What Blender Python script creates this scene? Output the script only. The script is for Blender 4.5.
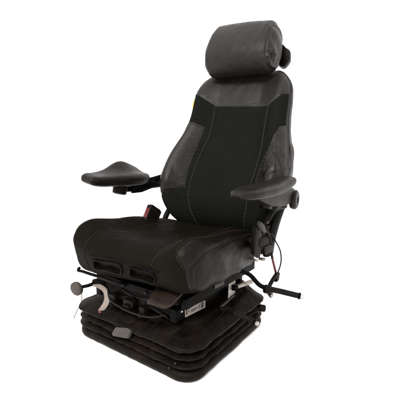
import bpy, bmesh, math, random
import numpy as np
from mathutils import Vector, Matrix, noise
random.seed(4)
S = bpy.context.scene
for o in list(bpy.data.objects): bpy.data.objects.remove(o)
# ------------------------------------------------------------ camera
AZ, DIST, FPX, ROLL = .681, 1.143, 357.1, .006
CAM = np.array([math.sin(AZ)*DIST, -math.cos(AZ)*DIST, .621])
TGT = np.array([math.cos(AZ)*.089, math.sin(AZ)*.089, .407])
_d = (TGT-CAM)/np.linalg.norm(TGT-CAM)
_r = np.cross(_d, [0, 0, 1]); _r /= np.linalg.norm(_r)
_u = np.cross(_r, _d)
_R = _r*math.cos(ROLL)+_u*math.sin(ROLL); _U = -_r*math.sin(ROLL)+_u*math.cos(ROLL)
cd = bpy.data.cameras.new('camera'); cam = bpy.data.objects.new('camera', cd); S.collection.objects.link(cam)
cam.matrix_world = Matrix(((_R[0], _U[0], -_d[0], CAM[0]), (_R[1], _U[1], -_d[1], CAM[1]), (_R[2], _U[2], -_d[2], CAM[2]), (0, 0, 0, 1)))
cd.sensor_width = 36; cd.lens = FPX/416*36; cd.clip_start = .02; cd.clip_end = 200
S.camera = cam
# ------------------------------------------------------------ world, lamps, exposure
w = bpy.data.worlds.new('World'); S.world = w; w.use_nodes = True
bg = w.node_tree.nodes['Background']; bg.inputs[0].default_value = (1, .982, .96, 1); bg.inputs[1].default_value = 1.75
def softbox(name, loc, target, size, watts, col):
    l = bpy.data.lights.new(name, 'AREA'); l.shape = 'RECTANGLE'; l.size, l.size_y = size; l.energy = watts; l.color = col
    o = bpy.data.objects.new(name, l); S.collection.objects.link(o); o.location = loc
    o.rotation_euler = (Vector(target)-Vector(loc)).to_track_quat('-Z', 'Y').to_euler()
softbox('front_softbox', (.55, -2.3, 2.5), (0, 0, .5), (1.0, .7), 170, (1, .95, .90))
S.view_settings.view_transform = 'Standard'; S.view_settings.look = 'None'; S.view_settings.exposure = 0; S.view_settings.gamma = 1
S.render.engine = 'CYCLES'
def at(px, py, axis, val):
    """point of the real object on the plane axis=val seen at a photograph position"""
    q = _d+_R*(px-208)/FPX-_U*(py-208)/FPX
    i = 'xyz'.index(axis); return CAM+q*(val-CAM[i])/q[i]
def rbox(h, r, n):
    """dense rounded box. h half sizes, r corner radii, n divisions. returns P(rounded), Q(box coords), faces"""
    h=np.array(h,float); r=np.array(r,float)
    idx={}; Q=[]; F=[]
    def vid(i,j,k):
        key=(i,j,k)
        if key not in idx:
            idx[key]=len(Q); Q.append([(-1+2*i/n[0])*h[0],(-1+2*j/n[1])*h[1],(-1+2*k/n[2])*h[2]])
        return idx[key]
    a,b,c=n
    for i in range(a):
        for j in range(b):
            F.append((vid(i,j,0),vid(i,j+1,0),vid(i+1,j+1,0),vid(i+1,j,0)))
            F.append((vid(i,j,c),vid(i+1,j,c),vid(i+1,j+1,c),vid(i,j+1,c)))
    for i in range(a):
        for k in range(c):
            F.append((vid(i,0,k),vid(i+1,0,k),vid(i+1,0,k+1),vid(i,0,k+1)))
            F.append((vid(i,b,k),vid(i,b,k+1),vid(i+1,b,k+1),vid(i+1,b,k)))
    for j in range(b):
        for k in range(c):
            F.append((vid(0,j,k),vid(0,j,k+1),vid(0,j+1,k+1),vid(0,j+1,k)))
            F.append((vid(a,j,k),vid(a,j+1,k),vid(a,j+1,k+1),vid(a,j,k+1)))
    Q=np.array(Q)
    return rnd(Q,h,r),Q,F
def rnd(Q,h,r):
    h=np.array(h,float); r=np.array(r,float)
    I=np.clip(Q,-(h-r),h-r); D=(Q-I)/r
    L=np.linalg.norm(D,axis=1,keepdims=True); L[L<1e-9]=1
    return I+D/L*r
def sm(a,b,x):
    t=np.clip((x-a)/(b-a),0,1); return t*t*(3-2*t)
def cr(xs,ys,x):
    """smooth curve through knots (Catmull-Rom style Hermite)"""
    xs=np.array(xs,float); ys=np.array(ys,float); x=np.clip(x,xs[0],xs[-1])
    m=np.gradient(ys,xs); i=np.clip(np.searchsorted(xs,x,side='right')-1,0,len(xs)-2)
    H=xs[i+1]-xs[i]; t=(x-xs[i])/H
    return (2*t**3-3*t**2+1)*ys[i]+(t**3-2*t**2+t)*H*m[i]+(-2*t**3+3*t**2)*ys[i+1]+(t**3-t**2)*H*m[i+1]
# ---- backrest -------------------------------------------------------------
BH=(.19,.045,.285); BR=(.05,.036,.075); BZ=.58; BX=.034
def back_def(P):
    x,y,z=P[:,0]/BH[0],P[:,1],P[:,2]+BZ
    W=cr([.29,.35,.40,.46,.52,.58,.64,.70,.76,.82,.87],[.168,.202,.226,.240,.240,.228,.206,.192,.190,.186,.174],z)
    C=cr([.29,.38,.48,.60,.72,.87],[.225,.215,.232,.270,.312,.362],z)
    T=cr([.29,.45,.65,.87],[1.25,1.3,1.05,.80],z)
    B=cr([.29,.38,.50,.62,.72,.80,.87],[.020,.050,.072,.060,.042,.034,.010],z)
    ax=np.abs(x); front=sm(.03,-.03,y)
    fw=B*sm(.42,.88,ax)-.35*B*sm(.86,1.02,ax)
    Y=C+y*T-fw*(.35+.65*front)-front*.010*np.exp(-((z-.42)/.07)**2)*(1-ax**2)
    Z=z+(.010*(1-x**2))*sm(.78,.87,z)
    X=x*W+cr([.29,.48,.56,.66,.87],[-.006,-.008,-.002,.007,.004],z); ca,sa=np.cos(.10),np.sin(.10); Yc=Y-.30
    return np.stack([BX+X*ca-Yc*sa,.30+X*sa+Yc*ca,Z],1)
# ---- cushion --------------------------------------------------------------
CH=(.235,.220,.066); CR=(.05,.085,.050); CC=(-.003,-.030,.279)
def cush_def(P):
    x,y,z=P[:,0]/CH[0],P[:,1]/CH[1],P[:,2]/CH[2]
    W=cr([-1,-.6,-.2,.3,1],[.224,.238,.236,.222,.204],y)
    ax=np.abs(x); top=sm(-.6,.9,z)
    Z=CC[2]+P[:,2]+top*(.026*sm(.5,.86,ax)*sm(.9,-.1,y) - .012*(1-sm(.0,.75,ax))) 
    Z=Z-.010*sm(.0,-.8,x)*sm(-.1,.6,y)*top
    Z=Z-.006+ .020*sm(-.2,-.75,y)*top + ((.004+.017*sm(-.8,.4,x))*sm(.7,-.6,y)-.004*sm(-.2,-1,y)*sm(.2,-.8,x))*(1-top)
    Y=CC[1]+P[:,1]-.022*sm(-.2,-1,y)*sm(-.9,.5,z)-.008*(1-ax**2)*sm(0,-1,y)
    return np.stack([CC[0]+x*W,Y,Z],1)
# ---- headrest -------------------------------------------------------------
HH=(.137,.060,.092); HR=(.032,.054,.066); HC=(.043,.318,.946)
def head_def(P):
    x,y,z=P[:,0]/HH[0],P[:,1],P[:,2]/HH[2]
    s=1-.05*sm(0,1,z)
    Y=HC[1]+y*(1-.12*z-.12*z*z)+.018*z-.008*(1-x**2)*sm(.02,-.03,y)-.016*np.exp(-((z+.15)/.55)**2)*sm(.02,-.03,y)
    Z=HC[2]+P[:,2]-.0085*x*sm(-.3,1,z)+.004*(1-x**2)*sm(0,1,z)
    return np.stack([HC[0]+P[:,0]*s,Y,Z],1)
# ------------------------------------------------------------ materials
def mat(name, col, rough=.6, spec=.25, var=.25, vscale=9, bump=.15, bscale=420, metal=0, fine='noise', bump2=0, b2scale=30, coat=0):
    m = bpy.data.materials.new(name); m.use_nodes = True; nt = m.node_tree; N, L = nt.nodes, nt.links
    b = N['Principled BSDF']; b.inputs['Roughness'].default_value = rough; b.inputs['Specular IOR Level'].default_value = spec
    b.inputs['Metallic'].default_value = metal; b.inputs['Coat Weight'].default_value = coat
    tc = N.new('ShaderNodeTexCoord')
    n = N.new('ShaderNodeTexNoise'); n.inputs['Scale'].default_value = vscale; n.inputs['Detail'].default_value = 6; n.inputs['Roughness'].default_value = .65
    L.new(tc.outputs['Object'], n.inputs['Vector'])
    mx = N.new('ShaderNodeMix'); mx.data_type = 'RGBA'
    mx.inputs[6].default_value = (*[c*(1-var) for c in col], 1); mx.inputs[7].default_value = (*[c*(1+var) for c in col], 1)
    mr = N.new('ShaderNodeMapRange'); mr.inputs[1].default_value = .3; mr.inputs[2].default_value = .7
    L.new(n.outputs[0], mr.inputs[0]); L.new(mr.outputs[0], mx.inputs[0]); L.new(mx.outputs[2], b.inputs['Base Color'])
    rr = N.new('ShaderNodeMapRange'); rr.inputs[1].default_value = .3; rr.inputs[2].default_value = .7
    rr.inputs[3].default_value = max(.02, rough-.09); rr.inputs[4].default_value = min(1, rough+.09)
    L.new(n.outputs[0], rr.inputs[0]); L.new(rr.outputs[0], b.inputs['Roughness'])
    if fine == 'voronoi':
        t = N.new('ShaderNodeTexVoronoi'); t.feature = 'DISTANCE_TO_EDGE'; t.inputs['Scale'].default_value = bscale
        L.new(tc.outputs['Object'], t.inputs['Vector']); h = t.outputs['Distance']
    else:
        t = N.new('ShaderNodeTexNoise'); t.inputs['Scale'].default_value = bscale; t.inputs['Detail'].default_value = 3
        L.new(tc.outputs['Object'], t.inputs['Vector']); h = t.outputs[0]
    bp = N.new('ShaderNodeBump'); bp.inputs['Strength'].default_value = bump; bp.inputs['Distance'].default_value = .0010
    L.new(h, bp.inputs['Height']); last = bp
    if bump2:
        t2 = N.new('ShaderNodeTexNoise'); t2.inputs['Scale'].default_value = b2scale; t2.inputs['Detail'].default_value = 5; t2.inputs['Distortion'].default_value = .6
        L.new(tc.outputs['Object'], t2.inputs['Vector'])
        b2 = N.new('ShaderNodeBump'); b2.inputs['Strength'].default_value = bump2; b2.inputs['Distance'].default_value = .004
        L.new(t2.outputs[0], b2.inputs['Height']); L.new(bp.outputs[0], b2.inputs['Normal']); last = b2
    L.new(last.outputs[0], b.inputs['Normal'])
    m['_n'] = 0
    return m
def two_tone(name, A, B):
    """leather with cloth panels: point attribute 'cloth' is the signed distance (m) to the panel edge, 'crumple' masks creases"""
    m = bpy.data.materials.new(name); m.use_nodes = True; nt = m.node_tree; N, L = nt.nodes, nt.links
    b = N['Principled BSDF']
    tc = N.new('ShaderNodeTexCoord')
    at_ = N.new('ShaderNodeAttribute'); at_.attribute_name = 'cloth'
    mr = N.new('ShaderNodeMapRange'); mr.inputs[1].default_value = -.0006; mr.inputs[2].default_value = .0006
    L.new(at_.outputs['Fac'], mr.inputs[0]); F = mr.outputs[0]
    def nz(scale, det=5, dist=0):
        n = N.new('ShaderNodeTexNoise'); n.inputs['Scale'].default_value = scale; n.inputs['Detail'].default_value = det; n.inputs['Distortion'].default_value = dist
        n.inputs['Roughness'].default_value = .62
        L.new(tc.outputs['Object'], n.inputs['Vector']); return n.outputs[0]
    def ramp(h, a, c, lo=.3, hi=.7):
        r = N.new('ShaderNodeMapRange'); r.inputs[1].default_value = lo; r.inputs[2].default_value = hi; r.inputs[3].default_value = a; r.inputs[4].default_value = c
        L.new(h, r.inputs[0]); return r.outputs[0]
    def mixc(f, c1, c2):
        x = N.new('ShaderNodeMix'); x.data_type = 'RGBA'
        for s, c in ((6, c1), (7, c2)):
            if isinstance(c, tuple): x.inputs[s].default_value = (*c, 1)
            else: L.new(c, x.inputs[s])
        L.new(f, x.inputs[0]); return x.outputs[2]
    def mixf(f, a, c):
        x = N.new('ShaderNodeMix')
        for s, v in ((2, a), (3, c)):
            if isinstance(v, (int, float)): x.inputs[s].default_value = v
            else: L.new(v, x.inputs[s])
        L.new(f, x.inputs[0]); return x.outputs[0]
    big = nz(8, 7)
    wear = nz(38, 8, .8)
    lc = mixc(ramp(big, 0, 1), tuple(c*.78 for c in A['col']), tuple(c*1.22 for c in A['col']))
    lc = mixc(ramp(wear, 0, .6, .50, .72), lc, tuple(min(1, c*2.0) for c in A['col']))
    dust = nz(230, 4)
    cc = mixc(ramp(big, 0, 1), tuple(c*.85 for c in B['col']), tuple(c*1.15 for c in B['col']))
    cc = mixc(ramp(dust, 0, .6, .42, .72), cc, tuple(c*1.9 for c in B['col']))
    L.new(mixc(F, lc, cc), b.inputs['Base Color'])
    cr_ = N.new('ShaderNodeMath'); cr_.operation = 'MULTIPLY_ADD'; cr_.inputs[1].default_value = -.17
    ca0 = N.new('ShaderNodeAttribute'); ca0.attribute_name = 'crumple'; L.new(ca0.outputs['Fac'], cr_.inputs[0]); L.new(ramp(wear, A['rough']-.08, A['rough']+.08), cr_.inputs[2])
    L.new(mixf(F, cr_.outputs[0], B['rough']), b.inputs['Roughness'])
    L.new(mixf(F, A['spec'], B['spec']), b.inputs['Specular IOR Level'])
    grain = N.new('ShaderNodeTexVoronoi'); grain.feature = 'DISTANCE_TO_EDGE'; grain.inputs['Scale'].default_value = 420
    L.new(tc.outputs['Object'], grain.inputs['Vector'])
    bp = N.new('ShaderNodeBump'); bp.inputs['Distance'].default_value = .0011; bp.inputs['Strength'].default_value = .55
    L.new(mixf(F, grain.outputs['Distance'], nz(900, 2)), bp.inputs['Height'])
    ca = N.new('ShaderNodeAttribute'); ca.attribute_name = 'crumple'
    mu = N.new('ShaderNodeMath'); mu.operation = 'MULTIPLY'; L.new(ca.outputs['Fac'], mu.inputs[0]); L.new(nz(11, 2, .9), mu.inputs[1])
    b2 = N.new('ShaderNodeBump'); b2.inputs['Distance'].default_value = .024; b2.inputs['Strength'].default_value = .9
    L.new(mu.outputs[0], b2.inputs['Height']); L.new(bp.outputs[0], b2.inputs['Normal'])
    b3 = N.new('ShaderNodeBump'); b3.inputs['Distance'].default_value = .003; b3.inputs['Strength'].default_value = .22
    L.new(nz(16, 6, .5), b3.inputs['Height']); L.new(b2.outputs[0], b3.inputs['Normal'])
    L.new(b3.outputs[0], b.inputs['Normal'])
    return m
LE = dict(col=(.0088, .0078, .0073), rough=.40, spec=.15)
M = {}
M['back'] = two_tone('backrest_cover', LE, dict(col=(.0047, .0052, .0045), rough=.9, spec=.015))
M['cush'] = two_tone('cushion_cover', dict(col=(.0034, .0027, .0020), rough=.38, spec=.080), dict(col=(.0031, .0024, .0016), rough=.60, spec=.024))
M['leather'] = mat('black_leather', (.0088, .0077, .0073), .40, .15, .22, 9, .35, 420, fine='voronoi', bump2=.30, b2scale=17)
M['arm'] = mat('armrest_vinyl', (.0060, .0047, .0040), .42, .12, .2, 14, .25, 500, fine='voronoi', bump2=.12, b2scale=25)
M['plastic'] = mat('black_plastic', (.0028, .0023, .0020), .48, .07, .3, 20, .3, 600, bump2=.05)
M['dark'] = mat('dark_steel', (.0012, .0010, .0009), .5, .04, .4, 30, .3, 300)
M['rubber'] = mat('bellows_rubber', (.0038, .0027, .0019), .50, .05, .75, 16, .8, 240, bump2=.45, b2scale=26)
M['grey'] = mat('grey_plastic', (.034, .029, .0255), .55, .14, .25, 25, .3, 500)
M['brown'] = mat('brown_plastic', (.013, .0082, .0066), .5, .1, .3, 25, .3, 500)
M['steel'] = mat('bare_steel', (.30, .275, .25), .42, .5, .35, 60, .3, 200, metal=.75)
M['pale'] = mat('pale_strap', (.15, .125, .11), .6, .25, .2, 40, .3, 300)
M['label'] = mat('paper_label', (.17, .15, .13), .6, .3, .12, 60, .05, 300)
M['ink'] = mat('label_ink', (.03, .026, .024), .6, .2, .1)
M['thread'] = mat('olive_thread', (.060, .055, .042), .8, .15, .15)
M['thread_dark'] = mat('brown_thread', (.030, .024, .016), .8, .1, .15)
M['red'] = mat('red_plastic', (.075, .006, .005), .4, .4, .15)
M['yellow'] = mat('yellow_tag', (.33, .24, .01), .6, .3, .1)
M['cable'] = mat('black_cable', (.003, .0026, .0024), .4, .12, .2)
M['grip'] = mat('rubber_grip', (.0026, .0023, .002), .6, .08, .2, bump2=.1, b2scale=60)
# ------------------------------------------------------------ object helpers
ROOT = bpy.data.objects.new('tractor_seat', None); S.collection.objects.link(ROOT); ROOT.empty_display_size = .1
ROOT['label'] = 'used black leather and cloth tractor seat with headrest, armrests and bellows base'
ROOT['category'] = 'tractor seat'
def mk(name, V, F, m, parent=ROOT, smooth=True, label=None, attrs=None, sub=0, bevel=0):
    me = bpy.data.meshes.new(name); me.from_pydata([tuple(map(float, v)) for v in V], [], [tuple(int(i) for i in f) for f in F]); me.update()
    bm = bmesh.new(); bm.from_mesh(me)
    bmesh.ops.recalc_face_normals(bm, faces=bm.faces)
    if bevel: bmesh.ops.bevel(bm, geom=[e for e in bm.edges if len(e.link_faces) == 2 and e.calc_face_angle() > .5], offset=bevel, segments=2, affect='EDGES', profile=.6)
    bm.to_mesh(me); bm.free()
    me.polygons.foreach_set('use_smooth', [smooth]*len(me.polygons))
    if attrs:
        for k, a in attrs.items():
            x = me.attributes.new(k, 'FLOAT', 'POINT'); x.data.foreach_set('value', np.asarray(a, np.float32))
    if smooth and bevel: me.set_sharp_from_angle(angle=.7)
    me.materials.append(m)
    o = bpy.data.objects.new(name, me); S.collection.objects.link(o)
    if parent is not None: o.parent = parent
    if label: o['label'] = label
    if sub:
        md = o.modifiers.new('s', 'SUBSURF'); md.levels = sub; md.render_levels = sub
    return o
def join(*gs):
    V, F = [], []
    for v, f in gs:
        n = len(V); V += [tuple(x) for x in v]; F += [tuple(i+n for i in q) for q in f]
    return V, F
def spline(P, n=6):
    P = np.array(P, float)
    if len(P) < 3: return P
    d = np.r_[0, np.cumsum(np.linalg.norm(np.diff(P, axis=0), axis=1))]
    t = np.linspace(0, d[-1], n*(len(P)-1)+1)
    return np.stack([cr(d, P[:, i], t) for i in range(3)], 1)
def tube(P, r, n=12, ry=None, up=(0, 0, 1), cap=True):
    """tube along P; r radius or list; ry second radius gives a flat section"""
    P = np.array(P, float); m = len(P); r = np.broadcast_to(r, m).astype(float); ry_ = r if ry is None else np.broadcast_to(ry, m).astype(float)
    T = np.gradient(P, axis=0); T /= np.linalg.norm(T, axis=1, keepdims=True)
    a = np.array(up, float); V = []; 
    if abs(T[0]@a) > .95: a = np.array([1., 0, 0])
    for i in range(m):
        a = a-T[i]*(a@T[i]); a /= np.linalg.norm(a); b = np.cross(T[i], a)
        for k in range(n):
            t = 2*math.pi*k/n; V.append(P[i]+b*math.cos(t)*r[i]+a*math.sin(t)*ry_[i])
    F = [(i*n+k, i*n+(k+1) % n, (i+1)*n+(k+1) % n, (i+1)*n+k) for i in range(m-1) for k in range(n)]
    if cap: F += [tuple(range(n))[::-1], tuple((m-1)*n+k for k in range(n))]
    return V, F
def lathe(c, ax, prof, n=32):
    """prof: list of (distance along axis, radius)"""
    c = np.array(c, float); ax = np.array(ax, float); ax /= np.linalg.norm(ax)
    a = np.cross(ax, [0, 0, 1]) if abs(ax[2]) < .9 else np.cross(ax, [1, 0, 0]); a /= np.linalg.norm(a); b = np.cross(ax, a)
    V = []; 
    for d, r in prof:
        for k in range(n):
            t = 2*math.pi*k/n; V.append(c+ax*d+(a*math.cos(t)+b*math.sin(t))*r)
    m = len(prof)
    F = [(i*n+k, i*n+(k+1) % n, (i+1)*n+(k+1) % n, (i+1)*n+k) for i in range(m-1) for k in range(n)]
    F += [tuple(range(n))[::-1], tuple((m-1)*n+k for k in range(n))]
    return V, F
def box(c, ax, ay, az):
    """box from centre and three half-axis vectors"""
    c, ax, ay, az = [np.array(v, float) for v in (c, ax, ay, az)]
    V = [c+i*ax+j*ay+k*az for i in (-1, 1) for j in (-1, 1) for k in (-1, 1)]
    return V, [(0, 1, 3, 2), (4, 6, 7, 5), (0, 4, 5, 1), (2, 3, 7, 6), (0, 2, 6, 4), (1, 5, 7, 3)]
def bx(x0, x1, y0, y1, z0, z1): return box(((x0+x1)/2, (y0+y1)/2, (z0+z1)/2), ((x1-x0)/2, 0, 0), (0, (y1-y0)/2, 0), (0, 0, (z1-z0)/2))
def slab(P, n, t):
    """polygon P (3D points) thickened by t along n"""
    P = [np.array(p, float) for p in P]; n = np.array(n, float); n /= np.linalg.norm(n); k = len(P)
    V = P+[p+n*t for p in P]
    return V, [tuple(range(k)), tuple(range(k, 2*k))[::-1]]+[(i, k+i, k+(i+1) % k, (i+1) % k) for i in range(k)]
def dense(Pl, h, step=.003):
    """polyline given as fractions of the box -> dense box coordinates"""
    P = np.array(Pl, float)*np.array(h); out = [P[0]]
    for a, b in zip(P[:-1], P[1:]):
        k = max(1, int(np.linalg.norm(b-a)/step)); out += [a+(b-a)*i/k for i in range(1, k+1)]
    return np.array(out)
def surf(defn, h, r, Q):
    h_, r_ = np.array(h), np.array(r)
    P = rnd(Q, h, r); D = (Q-np.clip(Q, -(h_-r_), h_-r_))/r_; D /= np.maximum(1e-9, np.linalg.norm(D, axis=1, keepdims=True)); D = D/r_; D /= np.linalg.norm(D, axis=1, keepdims=True)
    X = defn(P); Y = defn(P+D*.001); n = Y-X; n /= np.linalg.norm(n, axis=1, keepdims=True)
    return X, n
def stitches(defn, h, r, lines, parent, off=.0007, rad=.0007, dash=.0052, gap=.0020, name='stitching', thread=None):
    bv = tree(parent)
    for Pl in lines:
        X, n = surf(defn, h, r, dense(Pl, h)); Y = []
        for x in X:
            c = bv.find_nearest(Vector(x)); Y.append((c[0], c[1]))
        X = np.array([c[0] for c in Y])+np.array([c[1] for c in Y])*off; n = np.array([c[1] for c in Y])
        for _ in range(2): X[1:-1] = (X[:-2]+2*X[1:-1]+X[2:])/4
        d = np.r_[0, np.cumsum(np.linalg.norm(np.diff(X, axis=0), axis=1))]
        t = 0; gs = []
        while t+dash < d[-1]:
            s = np.linspace(t, t+dash, 4); P = np.stack([np.interp(s, d, X[:, i]) for i in range(3)], 1)
            nn = np.stack([np.interp(s, d, n[:, i]) for i in range(3)], 1)
            gs.append(tube(P+nn*np.array([-.0008, .0001, .0001, -.0008])[:, None], rad, 5)); t += dash+gap
        mk(name, *join(*gs), thread or M['thread'], parent)
from mathutils.bvhtree import BVHTree
def tree(o): return BVHTree.FromPolygons([v.co for v in o.data.vertices], [p.vertices for p in o.data.polygons])
def hit(bv, px, py, off=0, dep=0):
    """first point of a surface on the line of sight, lifted off it by off"""
    q = Vector(_d+_R*(px-208)/FPX-_U*(py-208)/FPX).normalized(); r = bv.ray_cast(Vector(CAM), q)
    if r[0] is None:
        if dep > 14: raise ValueError(f'no surface at {px},{py}')
        return hit(bv, px, py-1, off, dep+1)
    return np.array(r[0]+r[1]*off)
def mind(X, S_, chunk=4000):
    out = np.empty(len(X))
    for i in range(0, len(X), chunk):
        out[i:i+chunk] = np.sqrt(((X[i:i+chunk, None, :]-S_[None])**2).sum(2).min(1))
    return out
def fbm(X, s, seed=0, o=4): return np.array([noise.fractal(Vector((x[0]*s+seed, x[1]*s, x[2]*s)), .8, 2.0, o) for x in X])
def normals(V, F):
    V = np.asarray(V); F = np.asarray(F); n = np.cross(V[F[:, 2]]-V[F[:, 0]], V[F[:, 3]]-V[F[:, 1]]); N = np.zeros_like(V)
    for k in range(4): np.add.at(N, F[:, k], n)
    return N/np.maximum(1e-12, np.linalg.norm(N, axis=1, keepdims=True))
# ------------------------------------------------------------ studio floor sweeping up into the white wall
def sweep():
    prof = [(-14, 0)]+[(4+1.5*math.sin(a), 1.5-1.5*math.cos(a)) for a in np.linspace(0, math.pi/2, 24)]+[(5.5, 9)]
    # profile runs away from the camera; the sweep is laid square to it
    f = np.array([_d[0], _d[1], 0]); f /= np.linalg.norm(f); s = np.array([f[1], -f[0], 0])
    V = [f*a+s*x+np.array([0, 0, z-.0135]) for a, z in prof for x in (-16, 16)]
    F = [(2*i, 2*i+1, 2*i+3, 2*i+2) for i in range(len(prof)-1)]
    m = mat('white_paper', (.93, .93, .93), .9, .0, .004, 2, 0)
    o = mk('floor', V, F, m, None); o['kind'] = 'structure'
    return o
sweep()
# ============================================================ BACKREST
P_, Q, F = rbox(BH, BR, (150, 30, 200))
X = back_def(P_)
q = Q/np.array(BH)
f_ = -1
Lse = [(-.47, f_, .60), (-.425, f_, .2), (-.45, f_, -.1), (-.475, f_, -.6), (-.48, f_, -.95)]
Rse = [(.63, f_, .57), (.59, f_, .15), (.47, f_, -.33), (.49, f_, -.95)]
Top = [(-1, f_, .78), (-.80, f_, .74), (-.47, f_, .60), (.63, f_, .57), (.85, f_, .67), (1, f_, .71)]
BoL = [(-1, f_, .40), (-.77, f_, .39), (-.575, f_, .325), (-.555, f_, 0), (-.54, f_, -.43), (-.70, f_, -.46), (-.91, f_, -.53), (-1, f_, -.56)]
BoR = [(1, f_, .33), (.86, f_, .235), (.72, f_, .05), (.61, f_, -.12), (.56, f_, -.33), (.57, f_, -.45), (1, f_, -.42)]
def inpoly(x, y, P):
    c = np.zeros(len(x), bool); n = len(P)
    for i in range(n):
        x1, y1 = P[i]; x2, y2 = P[(i+1) % n]
        k = ((y1 > y) != (y2 > y)) & (x < (x2-x1)*(y-y1)/((y2-y1) or 1e-9)+x1); c ^= k
    return c
bord = np.vstack([surf(back_def, BH, BR, dense(l, BH))[0] for l in (Top, BoL, BoR)])
allse = np.vstack([bord]+[surf(back_def, BH, BR, dense(l, BH))[0] for l in (Lse, Rse)])
side = [(s, yy, zz) for s in (1, -1) for yy, zz in ()]
pipe = [surf(back_def, BH, BR, dense([(s*.985, -.35, -.9), (s*.985, -.35, .8), (s*.8, -.35, .97)], BH))[0] for s in (1, -1)]
db = mind(X, bord); ds = mind(X, allse); dp = mind(X, np.vstack(pipe))
xx, zz = np.clip(q[:, 0], -.999, .999), q[:, 2]
leather = inpoly(xx, zz, [(-1, 1.1)]+[(a, c) for a, b, c in Top]+[(1, 1.1)]) | inpoly(xx, zz, [(a, c) for a, b, c in BoL]) | inpoly(xx, zz, [(a, c) for a, b, c in BoR])
cloth = np.where(leather, -db, db)
cloth = np.where(q[:, 1] > -.999, np.minimum(cloth, (-.45-q[:, 1])*.045), cloth)
Nn = normals(X, F)
X = X-Nn*(.0032*np.exp(-(ds/.0045)**2)+.003*np.exp(-(dp/.004)**2))[:, None]
X = X+Nn*(.0008*np.sin(X[:, 2]*420)*np.exp(-((ds-.007)/.005)**2))[:, None]
crump = np.clip(np.exp(-(((xx-.86)/.22)**2+((zz+.12)/.30)**2))*1.2+.55*np.exp(-(((xx+.8)/.22)**2+((zz+.33)/.14)**2)), 0, 1)*leather+.04
fr = q[:, 1] < .5
amp = np.where(leather, .0016, .0008)+.0055*np.clip(crump-.05, 0, 1)
nz = fbm(X*np.array([1.0, 1.0, .8]), 15, 3, 2)
X = X+Nn*(nz*amp*np.clip(ds/.01, .2, 1))[:, None]
backrest = mk('backrest', X, F, M['back'], attrs=dict(cloth=cloth, crumple=crump))
def sh(l, dx=0, dz=0): return [(a+dx, b, c+dz) for a, b, c in l]
stitches(back_def, BH, BR, [sh(Lse[:], -.022), sh(Rse[:], .022), sh(Top[1:-1], 0, .014)], backrest)
stitches(back_def, BH, BR, [sh(BoL[1:5], -.018), sh(BoR[1:5], .018)], backrest)
# side seam piping
for s in (1, -1):
    Qs = dense([(s*1, -.15, -.85), (s*1, -.15, .75), (s*.86, -.15, 1), (0, -.15, 1)], BH); Xs, ns = surf(back_def, BH, BR, Qs)
    mk('piping', *tube((Xs+ns*.0003)[::3], .0022, 8), M['leather'], backrest)
qv = X-CAM; uvx = 208+FPX*(qv@_R)/(qv@_d); uvy = 208-FPX*(qv@_U)/(qv@_d)
def rim(py): k = np.where(abs(uvy-py) < .6)[0]; return X[k[np.argmin(uvx[k])]]
ya, yb = rim(99.5), rim(107.5)
mk('side_tag', *slab([ya+(.002, 0, 0), ya+(-.0045, 0, -.001), yb+(-.0045, 0, .001), yb+(.002, 0, 0)], (0, 1, 0), .002), M['yellow'], backrest, bevel=.0004, label='small yellow fabric tag in the side seam')
# rear shell
P2, Q2, F2 = rbox((.165, .014, .25), (.05, .013, .07), (40, 6, 50)); P2 = P2.copy()
Xr = back_def(np.stack([P2[:, 0], P2[:, 1]+BH[1]+.004, P2[:, 2]-.01], 1))
mk('back_shell', Xr, F2, M['plastic'], label='black plastic shell behind the backrest')
# ============================================================ HEADREST
P_, Q, F = rbox(HH, HR, (130, 80, 110)); X = head_def(P_); q = Q/np.array(HH)
es = []
for s in (1, -1):
    loop = [(s*.93, -1, -.9), (s*.93, -1, .5), (s*.93, -.2, 1), (s*.93, .8, 1), (s*.93, 1, .2), (s*.93, 1, -1), (s*.93, -1, -1)]
    es.append(surf(head_def, HH, HR, dense(loop, HH))[0])
es.append(surf(head_def, HH, HR, dense([(.80, -1, .8), (.77, -1, .2), (.82, -1, -.5)], HH))[0]); de = mind(X, np.vstack(es)); Nn = normals(X, F)
pk, pn = surf(head_def, HH, HR, np.array([(.98, -.42, -.45)])*np.array(HH))
dk = np.linalg.norm(X-pk[0], axis=1)
ang = np.arctan2(X[:, 2]-pk[0][2], X[:, 1]-pk[0][1])
nz = fbm(X, 14, 9)
X = X+Nn*(nz*.0010-.002*np.exp(-(de/.004)**2)+ .0030*np.exp(-((dk-.017)/.007)**2)-.0085*np.exp(-(dk/.008)**2)+.0016*np.sin(ang*6+.7*np.sin(ang*2))*np.exp(-((dk-.020)/.013)**2))[:, None]
# long soft tension folds over the end
X = X+Nn*(.0012*np.sin(q[:, 2]*9+q[:, 1]*5)*sm(.8, 1, np.abs(q[:, 0])))[:, None]
headrest = mk('headrest', X, F, M['back'], attrs=dict(cloth=-np.ones(len(X)), crumple=.03+.35*sm(.85, 1, q[:, 0])))
br = lambda px, py: at(px, py, 'y', .395)
mk('headrest_bracket', *slab([br(275, 42), br(283, 44), br(285.5, 47), br(290, 50), br(290, 59), br(287.5, 63), br(284, 67), br(280.5, 66.5), br(275, 62)], (-.3, 1, 0), .05), M['plastic'], headrest, bevel=.006, label='black plastic bracket at the back of the headrest')
for dx in (-.05, .05):
    mk('headrest_post', *tube([(HC[0]+dx, .345, .80), (HC[0]+dx, .345, .90)], .006, 12), M['dark'], headrest)
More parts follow.
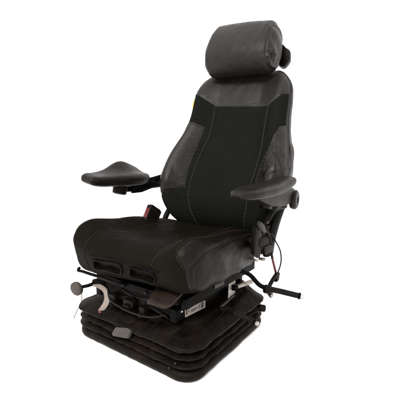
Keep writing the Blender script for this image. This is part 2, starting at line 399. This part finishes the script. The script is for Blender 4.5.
# ============================================================ CUSHION
P_, Q, F = rbox(CH, CR, (150, 150, 44)); X = cush_def(P_); q = Q/np.array(CH)
def mirror(l): return [(-a, b, c) for a, b, c in l]
Bd = [(.90, 1, 1), (.86, .3, 1), (.82, -.35, 1), (.88, -1, 1), (.90, -1, .62), (1, -1, .12)]       # leather corner patch edge
Sd = [(1, -1, -.9), (1, -.93, -.5), (1, -.875, .14), (1, -.67, .52), (1, -.3, .86), (1, .0, .95), (1, .5, .92), (1, 1, .9)]      # side panel seam
Ce = [(.57, 1, 1), (.53, -.2, 1), (.56, -1, 1), (.57, -1, -.35)]
lines = [Bd, mirror(Bd), Sd, mirror(Sd)]
bs = np.vstack([surf(cush_def, CH, CR, dense(l, CH))[0] for l in lines]); cs = np.vstack([surf(cush_def, CH, CR, dense(l, CH))[0] for l in (Ce, mirror(Ce))])
db = mind(X, np.vstack([surf(cush_def, CH, CR, dense(l, CH))[0] for l in (Bd, mirror(Bd))])); dsm = mind(X, bs); dc = mind(X, cs)
ax = np.abs(q[:, 0])
bt = np.interp(q[:, 1], [-1, -.35, .3, 1], [.88, .82, .86, .90]); bf = np.interp(q[:, 2], [-1, .12, .62, 1], [1.01, 1, .90, .88])
onfront = q[:, 1] < -.999
lea = np.where(onfront, ax > bf, ax > bt) | (ax > .999)
lea &= ~((q[:, 2] < -.999))
Nn = normals(X, F)
X = X-Nn*(.0035*np.exp(-(dsm/.005)**2)+.0022*np.exp(-(dc/.005)**2))[:, None]
crump = .03+.10*np.exp(-(((q[:, 1]+.1)/.5)**2))*(ax > .9)
nz = fbm(X, 13, 5)
X = X+Nn*(nz*.0022*np.clip(dsm/.012, .2, 1))[:, None]
# soft vertical sag folds in the side panel
X = X+Nn*(0.0017*np.sin(q[:, 1]*13+q[:, 2]*1.5)*(ax > .97)*np.clip(dsm/.02, 0, 1))[:, None]
cushion = mk('seat_cushion', X, F, M['cush'], attrs=dict(cloth=np.where(lea, -db, db), crumple=crump))
stitches(cush_def, CH, CR, [sh(Bd, -.012), sh(mirror(Bd), .012), [(a-.0, b+.03, c-.05) for a, b, c in Sd[1:-1]], sh(Ce[:3]+[(.57, -1, .35)], .012), sh(mirror(Ce[:3]+[(.57, -1, .35)]), -.012)], cushion, thread=M['thread_dark'])
# ---- handle frame let into the cushion front
cbv = tree(cushion)
def bar(pts, r, ry=None, n=12, sp=5): return tube(spline(pts, sp), r, n, ry)
tf = []
for loop in ([(94, 259.5), (108, 262), (121, 265.5), (122, 273), (108, 270), (95, 267)], [(130, 267), (142, 270), (154, 274.5), (155, 282.5), (143, 279), (131, 275.5)]):
    pts = [hit(cbv, *p, .001) for p in loop]; c = sum(pts)/6; pn = np.linalg.svd(np.array(pts)-c)[2][2]; pn = pn*(-1 if pn[1] > 0 else 1); pts = [p-pn*((p-c)@pn)+pn*.0015 for p in pts]
    gf = mk('grab_handle', *tube(spline(pts+[pts[0]], 5), .0024, 10), M['dark'], label='black plastic grab slot let into the cushion front')
    lp_ = spline(pts+[pts[0]], 5)[:-1]; e1 = lp_[8]-c; e1 /= np.linalg.norm(e1); e2 = np.cross(pn, e1)
    co = np.empty(len(cushion.data.vertices)*3); cushion.data.vertices.foreach_get('co', co); co = co.reshape(-1, 3); rel = co-c
    ins = inpoly(rel@e1, rel@e2, [((p-c)@e1, (p-c)@e2) for p in lp_]) & (np.abs(rel@pn) < .03)
    co[ins] -= pn*.016; cushion.data.vertices.foreach_set('co', co.ravel()); cushion.data.update()
    mk('slot_floor', *slab([p-pn*.013 for p in lp_], pn, .002), M['dark'], gf, smooth=False)
mk('front_trim', *bar([hit(cbv, *p, .001) for p in ((90, 256), (107, 258), (126, 262), (142, 266), (158, 272))], .0018), M['dark'], cushion)
# ============================================================ ARMRESTS
def armpad(h, r, M4, shape, name, label):
    P_, Q, F = rbox(h, r, (40, 90, 16)); P = shape(P_, Q/np.array(h)); X = P@M4[:3, :3].T+M4[:3, 3]
    Nn = normals(X, F); d = np.abs(Q[:, 2]+.25*h[2]); X = X-Nn*(.0012*np.exp(-(d/.0018)**2)*(np.maximum(np.abs(Q[:, 0]/h[0]), np.abs(Q[:, 1]/h[1])) > .99))[:, None]
    X = X+Nn*(fbm(X, 22, 2)*.0007)[:, None]
    return mk(name, X, F, M['arm'], label=label)
def rot(ax, a): return np.array(Matrix.Rotation(a, 3, ax))
def frame(R_, t): m = np.eye(4); m[:3, :3] = R_; m[:3, 3] = t; return m
def shapeL(P, q):
    x, y, z = P.T; t = y/.15      # -1 front tip .. 1 rear
    wv = cr([-1, -.75, -.3, .25, .7, 1], [.62, .74, .92, 1.15, 1.08, .80], t)
    hump = .022*np.exp(-((t-.40)/.50)**2)
    x2 = x*wv
    z2 = z*cr([-1, -.5, .3, 1], [.78, .9, 1.1, .95], t)+hump*(z > -.01)*sm(.3, -1, x/.052)+.012*sm(.1, -1, x/.052)*np.exp(-((t-.35)/.5)**2)-.012*(t < -.7)*(t+.7)
    return np.stack([x2, y, z2], 1)
armL = armpad((.050, .150, .021), (.022, .03, .017), frame(rot('Z', .10)@rot('X', -.03)@rot('Y', .22), (-.292, -.004, .487)), shapeL, 'armrest', 'armrest pad on the left in the picture, tilted inwards')
def shapeR(P, q):
    x, y, z = P.T; t = y/.17
    wv = cr([-1, -.8, -.3, .3, 1], [.50, .85, 1.05, .95, .62], t)
    z2 = z*cr([-1, -.6, .2, .7, 1], [.55, .85, .95, .9, .75], t)+.014*sm(.1, 1, t)+.002
    return np.stack([x*wv, y, z2], 1)
armR = armpad((.043, .165, .018), (.028, .04, .015), frame(rot('Z', -.03)@rot('X', .0), (.286, .036, .486)), shapeR, 'armrest', 'armrest pad on the right in the picture, seen from its outer side')
# left arm linkage
a0, a1 = at(121, 187, 'x', -.295), at(163, 177, 'x', -.25)
mk('armrest_hinge', *join(lathe(at(120, 190, 'x', -.285)+(0, 0, .0), (0, .3, 1), [(-.016, .018), (-.013, .025), (.006, .027), (.022, .026)]), box(at(134, 186, 'x', -.29), (.014, 0, 0), (0, .055, .001), (0, 0, .014))), M['plastic'], armL, bevel=.002)
mk('armrest_arm', *join(bar([at(128, 184, 'x', -.285), at(145, 182, 'x', -.28), at(165, 176.5, 'x', -.255)], .009, .013), bar([at(120, 191, 'x', -.275), at(140, 189, 'x', -.272), at(165, 183, 'x', -.25)], .006), slab([at(x, y, 'x', -.272) for x, y in ((131, 187), (148, 180.5), (164, 174), (166, 186), (150, 188), (140, 192), (131, 193))], (1, 0, 0), .010)), M['dark'], armL, bevel=0)
mk('armrest_housing', *slab([at(x, y, 'x', .262) for x, y in ((243, 192), (262, 193), (284, 187), (286, 192), (283, 201), (276, 205), (262, 205.5), (250, 200))], (1, 0, 0), .036), M['arm'], armR, bevel=.006)
# right arm linkage and knob
kc = at(297.5, 198, 'x', .305)
mk('tilt_knob', *lathe(kc+(-.010, 0, -.006), (1, .12, 0), [(-.012, .020), (-.010, .0300), (.000, .0325), (.006, .0315), (.010, .026), (.0105, .012), (.008, .010), (.008, 0.001)]), M['arm'], armR, label='round black adjusting knob behind the armrest')
mk('armrest_arm', *join(
    bar([at(293, 197, 'x', .285), at(280, 199, 'x', .285), at(262, 205, 'x', .275)], .011),
    bar([at(285, 206, 'x', .268), at(272, 212, 'x', .262), at(266, 222, 'x', .255)], .0085),
    box(at(276, 205, 'x', .278), (.010, 0, 0), (0, .034, .003), (0, 0, .011))), M['plastic'], armR)
for p in ((270, 207), (281, 203)):
    mk('pivot_bolt', *lathe(at(*p, 'x', .290), (1, -.2, 0), [(-.01, .0065), (.004, .0065), (.005, .004)], 6), M['grey'], armR)
# ============================================================ RECLINER, right side
rf = spline([at(285, 198, 'x', .262), at(282, 206, 'x', .262), at(275, 225, 'x', .25), at(270, 243, 'x', .235), at(268, 254, 'x', .225)], 6)
recl = mk('recliner_frame', *join(tube(rf, np.linspace(.010, .014, len(rf)), 10, ry=np.linspace(.016, .026, len(rf))), box(at(262, 236, 'x', .222), (.010, 0, 0), (0, .042, -.006), (0, .004, .045))), M['plastic'], bevel=.003, label='black recliner side frame joining cushion and backrest')
mk('recliner_housing', *slab([at(x, y, 'x', .232) for x, y in ((254, 226), (259, 222), (266, 230), (270, 240), (268, 252), (259, 254), (253, 244))], (1, 0, 0), .014), M['grip'], recl, bevel=.003)
cv = at(257, 237, 'x', .25)
mk('recliner_cover', *slab([at(x, y, 'x', .240) for x, y in ((252, 226), (257, 226), (258, 245), (256, 258), (250.5, 254), (251, 238))], (1, 0, 0), .014), M['plastic'], recl, bevel=.003)
mk('recliner_lever', *bar([at(264, 232, 'x', .245), at(261.5, 227, 'x', .255), at(259, 222.5, 'x', .262)], [.006, .008, .0085, .0085, .009, .010, .0105, .010, .009, .007, .005][:11]), M['grey'], recl, label='grey recliner release lever end')
for p in ((262, 243), (266, 236), (259, 251)):
    mk('housing_bolt', *lathe(at(*p, 'x', .246), (1, -.1, 0), [(-.004, .005), (.004, .005), (.005, .003)], 6), M['dark'], recl)
mk('frame_bolt', *lathe(at(262, 259, 'x', .222), (1, 0, 0), [(-.010, .005), (.010, .005), (.012, .003)], 6), M['steel'], recl)
mk('frame_bolt', *lathe(at(255.5, 260, 'x', .222), (1, 0, 0), [(-.010, .004), (.008, .004), (.009, .003)], 6), M['steel'], recl)
mk('frame_bolt', *lathe(at(267, 222, 'x', .262), (1, -.3, 0), [(-.012, .006), (.004, .006), (.006, .004)], 6), M['grey'], recl)
mk('return_spring', *tube(np.array([at(258.5, 228, 'x', .250)+np.array([.0035*math.cos(t), 0, .0035*math.sin(t)])+np.array([0, .0011*t/2, -.0016*t]) for t in np.linspace(0, 44, 260)]), .0009, 6), M['steel'], recl)
mk('recliner_cam', *slab([at(x, y, 'x', .250) for x, y in ((259, 238), (264, 236), (267, 240), (266, 246), (261, 249), (257.5, 245))], (1, 0, 0), .006), M['grip'], recl, bevel=.0015)
mk('recliner_pawl', *slab([at(x, y, 'x', .252) for x, y in ((262, 247), (268, 244), (272, 246), (269, 252), (263, 255))], (1, 0, 0), .008), M['plastic'], recl, bevel=.002)
mk('recliner_shaft', *tube([at(268, 212, 'x', .262), at(264, 221, 'x', .255), at(258, 231, 'x', .242)], .007, 12), M['dark'], recl)
# left recliner strut behind the buckle
mk('recliner_strut', *bar([at(170, 208, 'x', -.20), at(166, 216, 'x', -.20), at(163, 226, 'x', -.205)], .011), M['plastic'])
# buckle
bc = at(151, 218, 'x', -.165); v = at(152, 208, 'x', -.165)-at(145, 226, 'x', -.165); v /= np.linalg.norm(v); sd = np.array([0, v[2], -v[1]])
bk = mk('belt_buckle', *box(bc, (.011, 0, 0), sd*.031, v*.040), M['arm'], bevel=.004, label='black seat belt buckle standing beside the cushion')
mk('buckle_mouth', *box(bc+v*.040, (.008, 0, 0), sd*.025, v*.003), M['dark'], bk, bevel=.001)
mk('release_button', *box(bc-sd*.0302+v*.008, (.0075, 0, 0), sd*.0025, v*.018), M['red'], bk, bevel=.001, label='red release button of the buckle')
mk('buckle_stalk', *bar([bc-v*.02, bc-v*.06, bc-v*.10], .008, ry=.004), M['dark'], bk)
# ============================================================ UPPER FRAME under the cushion
mk('upper_frame', *join(bx(-.165, .160, -.215, .18, .196, .217), bx(-.185, -.165, -.20, .19, .180, .212), bx(.160, .178, -.20, .19, .182, .213)), M['dark'], bevel=.003)
mk('suspension_housing', *join(bx(-.150, .135, -.185, .17, .135, .194), bx(-.165, .12, -.200, -.187, .150, .190)), M['dark'], bevel=.006)
for (x0, z0), (x1, z1) in (((-.13, .150), (.06, .185)), ((.11, .150), (-.06, .186))):
    mk('scissor_arm', *slab([(x0, -.204, z0), (x0+.012, -.204, z0-.010), (x1, -.204, z1-.012), (x1-.01, -.204, z1)], (0, 1, 0), .008), M['plastic'], bevel=.002)
for x in (-.145, -.04, .05, .125):
    mk('frame_bolt', *lathe((x, -.2165, .206), (0, -1, 0), [(-.002, .0065), (.004, .0065), (.0055, .0045)], 6), M['plastic'], smooth=False)
for x, y, z, sx, sz in ((-.09, -.2185, .150, .012, .016), (-.02, -.2185, .158, .020, .008), (.035, -.2185, .146, .010, .014)):
    mk('mounting_bracket', *join(bx(x-sx, x+sx, y-.004, y+.016, z-sz, z+sz), bx(x-sx*.6, x+sx*.6, y-.012, y-.004, z-sz, z-sz+.004)), M['plastic'], bevel=.0015)
mk('wiring_loom', *tube(spline([(-.125, -.206, .175), (-.10, -.222, .152), (-.05, -.226, .140), (.02, -.228, .138), (.08, -.226, .146), (.12, -.215, .160)], 8), .0032, 10), M['cable'])
mk('release_bar', *bar([at(80, 267.5, 'y', -.245), at(78, 269.5, 'y', -.25), at(83, 271.5, 'y', -.25), at(100, 277, 'y', -.25), at(120, 283, 'y', -.25), at(128, 283, 'y', -.22)], .0045, sp=6), M['dark'], label='thin black release bar under the cushion front')
lv = at(165, 296, 'y', -.245)
lp = [at(150, 297, 'y', -.262), at(146.5, 300.5, 'y', -.268), at(165, 306, 'y', -.268), at(172, 303.5, 'y', -.255), at(184, 291, 'y', -.20), at(158, 283, 'y', -.20)]
mk('slide_lever', *slab(lp, (0, -.25, -1), .009), M['brown'], bevel=.003, label='brown plastic lever plate under the cushion front')
# slide rails with labels
def rail(x, s=1):
    r = mk('slide_rail', *join(bx(x-.012, x+.010, -.205, .16, .138, .176), bx(x+.010, x+.016, -.20, .15, .168, .176)), M['dark'], bevel=.002)
    return r
rl = rail(.136); rail(-.172)
def quad_on(pts, plane, m, name, parent, t=.0012, n=(1, 0, 0), label=None):
    return mk(name, *slab([at(px, py, 'x', plane) for px, py in pts], n, t), m, parent, smooth=False, label=label)
lb = quad_on([(184.5, 310), (205, 300), (205, 307.3), (185, 317.5)], .1475, M['label'], 'rail_label', rl, label='pale printed label on the slide rail')
def lerp(u, v_, C4): a, b, c, d = [np.array(p, float) for p in C4]; return (a*(1-u)+b*u)*(1-v_)+(d*(1-u)+c*u)*v_
C4 = [(184.5, 310), (205, 300), (205, 307.3), (185, 317.5)]
gs = []
for u0, u1, v0, v1 in ((.06, .12, .2, .75), (.18, .22, .35, .55), (.30, .62, .42, .56), (.70, .74, .25, .7), (.80, .93, .12, .85), (.30, .52, .66, .72)):
    gs.append(slab([at(*lerp(a, b, C4), 'x', .1489) for a, b in ((u0, v0), (u1, v0), (u1, v1), (u0, v1))], (1, 0, 0), .0005))
mk('label_print', *join(*gs), M['ink'], lb, smooth=False)
mk('rail_screw', *lathe(at(181.8, 311.5, 'x', .150), (1, -.6, 0), [(-.006, .0035), (.001, .0035), (.002, .0015)], 12), M['steel'], rl)
quad_on([(214.5, 285), (224, 280.5), (224, 284.5), (214.5, 289)], .1795, M['grey'], 'frame_label', rl)
# steel bracket and cylinder
stb = mk('steel_bracket', *join(slab([at(x, y, 'x', .168) for x, y in ((229, 274), (235, 272), (234.3, 297), (227.3, 300))], (1, 0, 0), .003)), M['steel'], bevel=.0006, label='upright bare steel bracket beside the slide rail')
mk('bracket_foot', *slab([at(x, y, 'x', .172) for x, y in ((233, 295), (237.5, 297), (234.5, 303), (221, 313.5), (216.5, 311), (219, 306.5))], (1, 0, 0), .004), M['grey'], stb, bevel=.001)
mk('steel_cylinder', *tube([at(236.5, 286.8, 'x', .178), at(251.5, 281.5, 'x', .190)], .0075, 20), M['steel'], label='short bare steel cylinder')
mk('cylinder_collar', *tube([at(233, 288, 'x', .176), at(236.3, 286.9, 'x', .178)], .009, 16), M['dark'])
# hand levers
def hand(pts, r, end, label, grip=None):
    Pm = spline(pts, 6); h = mk('hand_lever', *tube(Pm, r, 14), M['dark'], label=label)
    d = Pm[-1]-Pm[-3]; d /= np.linalg.norm(d)
    mk('lever_flange', *lathe(Pm[-1], d, [(-.004, r*1.35), (.0, r*1.7), (.003, r*1.35)], 20), M['dark'], h)
    mk('lever_nut', *lathe(Pm[-1], d, [(.003, r*1.05), (.010, r*1.15), (.012, r*.8)], 6), M['steel'], h, smooth=False)
    if grip: mk('lever_grip', *tube(Pm[grip:], r*1.28, 16), M['grip'], h)
    return h
hand([at(219, 309, 'x', .195), at(227, 309, 'x', .205), at(237, 314, 'x', .23), at(246, 318, 'x', .255), at(255, 322.5, 'x', .285)], .0062, None, 'lower black hand lever with steel nut', 10)
h2 = hand([at(240, 270, 'x', .180), at(250, 275, 'x', .20), at(261, 286, 'x', .235), at(268, 288.5, 'x', .26), at(281, 291.5, 'x', .29), at(299.5, 296, 'x', .345)], .0072, None, 'upper black hand lever with steel nut', 14)
cl = at(270, 290, 'x', .262)
mk('lever_clamp', *join(lathe(at(266, 289, 'x', .257), at(272, 290.5, 'x', .272)-at(266, 289, 'x', .257), [(-.006, .012), (-.004, .014), (.012, .014), (.014, .012)], 18), bar([at(271, 296, 'x', .262), at(268, 290, 'x', .26), at(272, 281, 'x', .262), at(276.5, 274, 'x', .262)], .0065)), M['plastic'], h2)
mk('clamp_nut', *lathe(at(271.5, 294.5, 'x', .268), (.6, -.8, -.3), [(-.006, .006), (.006, .0065), (.008, .004)], 6), M['steel'], h2, smooth=False)
# cables
cab = mk('control_cable', *bar([at(264, 236, 'x', .245), at(271, 234, 'x', .25), at(276, 242, 'x', .255), at(280.5, 252, 'x', .26), at(281, 262, 'x', .26), at(277.5, 274, 'x', .262)], .0022, sp=8), M['cable'], label='looping black cable beside the recliner')
mk('control_cable', *bar([at(262, 230, 'x', .25), at(268, 233, 'x', .252), at(271, 242, 'x', .253), at(271.5, 250, 'x', .253), at(272, 256, 'x', .253)], .0026, sp=8), M['cable'])
mk('red_sleeve', *tube([at(272.2, 258, 'x', .256), at(276, 273, 'x', .260)], [.0036, .0042], 14), M['red'], cab, label='red sleeve on the cable end')
mk('cable_end', *tube([at(270.9, 250.5, 'x', .255), at(272.4, 258.5, 'x', .256)], .0042, 12), M['cable'], cab)
mk('cable_tip', *tube([at(270.3, 247, 'x', .254), at(270.9, 250.6, 'x', .255)], .002, 10), M['steel'], cab)
mk('cable_plug', *join(box(at(276.8, 277, 'x', .262), (.006, 0, 0), (0, .010, 0), (0, .004, .013))), M['plastic'], cab, bevel=.002)
# ============================================================ LEFT KNOB, STRAP
k0 = at(76, 289, 'y', -.255); k1 = at(97, 281, 'y', -.19)
axk = np.array([.12, -1, -.10]); axk = axk/np.linalg.norm(axk)
kn = mk('height_knob', *lathe(k0, axk, [(-.012, .014), (-.010, .0205), (-.004, .0225), (.002, .0222), (.005, .0195), (.0058, .001)], 40), M['grey'], label='grey round height knob on the front of the frame')
mk('knob_shaft', *join(tube(spline([k0-axk*.01, at(84, 286.5, 'y', -.235), at(90, 285, 'y', -.22), at(97, 281, 'y', -.20), at(106, 279, 'y', -.19)], 5), .0055, 12), lathe(at(97, 281.5, 'y', -.205), (1, .4, .2), [(-.012, .009), (.012, .011), (.03, .012)], 16)), M['dark'], kn)
mk('pull_cord', *tube(spline([at(81.5, 292, 'y', -.25), at(82, 298, 'y', -.245), at(80.5, 304, 'y', -.24), at(76.5, 312, 'y', -.245), at(73.8, 318.5, 'y', -.25)], 5), .0011, 6), M['cable'], kn)
sp_ = spline([at(89, 284.3, 'y', -.218), at(97, 285.5, 'y', -.21), at(104, 289.5, 'y', -.205), at(107, 296, 'y', -.205), at(105.5, 304, 'y', -.21), at(101, 310, 'y', -.22), at(95, 314, 'y', -.228)], 8)
tp = np.interp(np.linspace(0, 1, len(sp_)), [0, .3, .55, .8, 1], [.004, .0095, .0125, .0095, .004])
mk('curved_strap', *tube(sp_, tp, 10, ry=.0016, up=(0, 1, 0)), M['pale'], label='curved pale strap at the front left of the frame')
# ============================================================ SUSPENSION BASE with bellows
def ring(hx, hy, r, n=240):
    """rounded rectangle outline"""
    out = []
    a = np.linspace(0, 2*math.pi, n, endpoint=False)
    # walk by arc length
    seg = [(hx-r, 'l'), ]
    pts = []
    for cx, cy, a0 in ((hx-r, hy-r, 0), (-hx+r, hy-r, 90), (-hx+r, -hy+r, 180), (hx-r, -hy+r, 270)):
        for t in np.linspace(0, 90, 16): q_ = math.radians(a0+t); pts.append((cx+r*math.cos(q_), cy+r*math.sin(q_)))
    P = np.array(pts+[pts[0]]); d = np.r_[0, np.cumsum(np.hypot(*np.diff(P, axis=0).T))]
    t = np.linspace(0, d[-1], n, endpoint=False)
    return np.stack([np.interp(t, d, P[:, 0]), np.interp(t, d, P[:, 1])], 1)
BCX, BCY, BHX, BHY = -.024, -.014, .246, .222
def loft(prof, name, m, nz_amp=.003, parent=ROOT, label=None, seed=0, zf=None, creases=True):
    V = []; n = 240
    for inset, z in prof:
        hx, hy = BHX-inset, BHY-inset; Rg = ring(hx, hy, max(.02, .058-inset*.4), n)
        for x, y in Rg: V.append((BCX+x, BCY+y, .15-(.15-z)*1.09+(zf(x, y, z) if zf else 0)))
    V = np.array(V); k = len(prof)
    F = [(i*n+j, i*n+(j+1) % n, (i+1)*n+(j+1) % n, (i+1)*n+j) for i in range(k-1) for j in range(n)]
    N_ = normals(V, F)
    if nz_amp:
        cz = np.array([1-abs(noise.noise(Vector((v[0]*17+seed, v[1]*17+noise.noise(Vector(v*9))*1.5, v[2]*17)))) for v in V])**6; V = V-N_*(cz*nz_amp*.9)[:, None]
        nzv = fbm(V*np.array([1, 1, 1.4]), 16, seed); V = V+N_*(nzv*nz_amp*(V[:, 2] > -.008))[:, None]
    F += [tuple(range(n))[::-1], tuple((k-1)*n+j for j in range(n))]
    return mk(name, V, F, m, parent, label=label)
def fold(z0, z1, bulge, inner, k=9, slope=0):
    return [(inner-(inner-bulge)*(1-abs(2*t-1)**1.9), z0+(z1-z0)*t) for t in np.linspace(0, 1, k)]
base = loft([(.020, 0), (.008, .001), (.003, .006), (.000, .014), (.001, .022), (.006, .028), (.020, .031)], 'base_pan', M['rubber'], .0012, label='black base pan of the suspension')
loft(fold(.030, .054, -.002, .026, 17), 'bellows_fold', M['rubber'], .0022, base, seed=1)
loft(fold(.052, .077, -.001, .026, 17), 'bellows_fold', M['rubber'], .0026, base, seed=2)
def zf(x, y, z): return .030*sm(-.05, .2, y)*sm(.095, .13, z)
prof = [(.026, .076), (.010, .079), (.000, .084), (-.004, .089), (-.0045, .092), (-.002, .0955), (.003, .0985), (.012, .103), (.024, .109), (.034, .114), (.036, .113), (.050, .123), (.064, .129), (.066, .1275), (.080, .134), (.095, .139), (.11, .143), (.13, .146)]
cover = loft(prof, 'bellows_cover', M['rubber'], .0022, label='wrinkled black rubber cover over the suspension', seed=4, zf=zf)
# raised pads and slots on the cover
vbv = tree(cover)
def pad(pts, t, m, name, label=None, b=.0012, up=.001):
    P = [hit(vbv, x, y) for x, y in pts]; n = np.array([0, -.15, 1.]); return mk(name, *slab([p-n*.003 for p in P], n, t+.003), m, cover, bevel=b, label=label)
pad([(166, 327), (171, 325), (176, 324), (180, 326), (180.5, 329), (176, 333), (170, 336), (165, 336), (162.5, 333), (163, 330)], .003, M['rubber'], 'cover_boss')
pad([(184, 321), (188, 318.5), (193, 317.5), (198, 318), (199.5, 320.5), (196, 323.5), (191, 325), (186, 325), (183.5, 323.5)], .005, M['grip'], 'cover_boss')
pad([(124, 317), (127, 315.5), (133, 317), (136, 319), (136, 322), (131, 325), (126, 324.5), (121.5, 321.5), (121.5, 319)], .004, M['rubber'], 'cover_boss')
for line in ([(103, 316), (107, 311), (113, 305)], [(109, 319), (113, 313), (119, 306)], [(140, 330), (144, 324), (152, 318)], [(147, 334), (152, 327), (160, 321)], [(205, 330), (215, 320), (226, 309)], [(210, 334), (222, 322), (238, 305)]):
    try: P = [hit(vbv, x, y, -.001) for x, y in line]
    except ValueError: continue
    if max(p[2] for p in P) < .17: mk('cover_crease', *tube(spline(P, 6), [.0012]+[.0028]*11+[.0012], 8, ry=.0022), M['rubber'], cover)
pad([(98, 311.5), (101, 311.3), (101.5, 312.8), (99, 313.6)], .002, M['red'], 'red_mark', 'small red mark on the bellows cover', .0003)
tg = [at(x, y, 'y', -.248) for x, y in ((115.5, 327), (127, 328), (130.5, 330.5), (128, 337), (126, 338.5), (112.8, 336), (111.5, 333.5))]
mk('front_catch', *slab(tg, (0, 1, -.5), .012), M['grey'], base, bevel=.002, label='grey catch on the front of the bellows')
for p in ((169, 368), (175, 363.5)):
    mk('rim_rivet', *lathe(at(*p, 'y', -.233), (.2, -1, .2), [(-.006, .0022), (.001, .0022), (.002, .001)], 12), M['grey'], base)
mk('side_knob', *lathe(at(261.5, 308, 'x', .222), (1, .3, 0), [(-.030, .007), (-.004, .012), (.010, .012), (.014, .009)], 20), M['plastic'], base)
mk('side_knob', *lathe(at(257, 316, 'x', .216), (1, .3, 0), [(-.030, .007), (.004, .011), (.007, .008)], 20), M['plastic'], base)
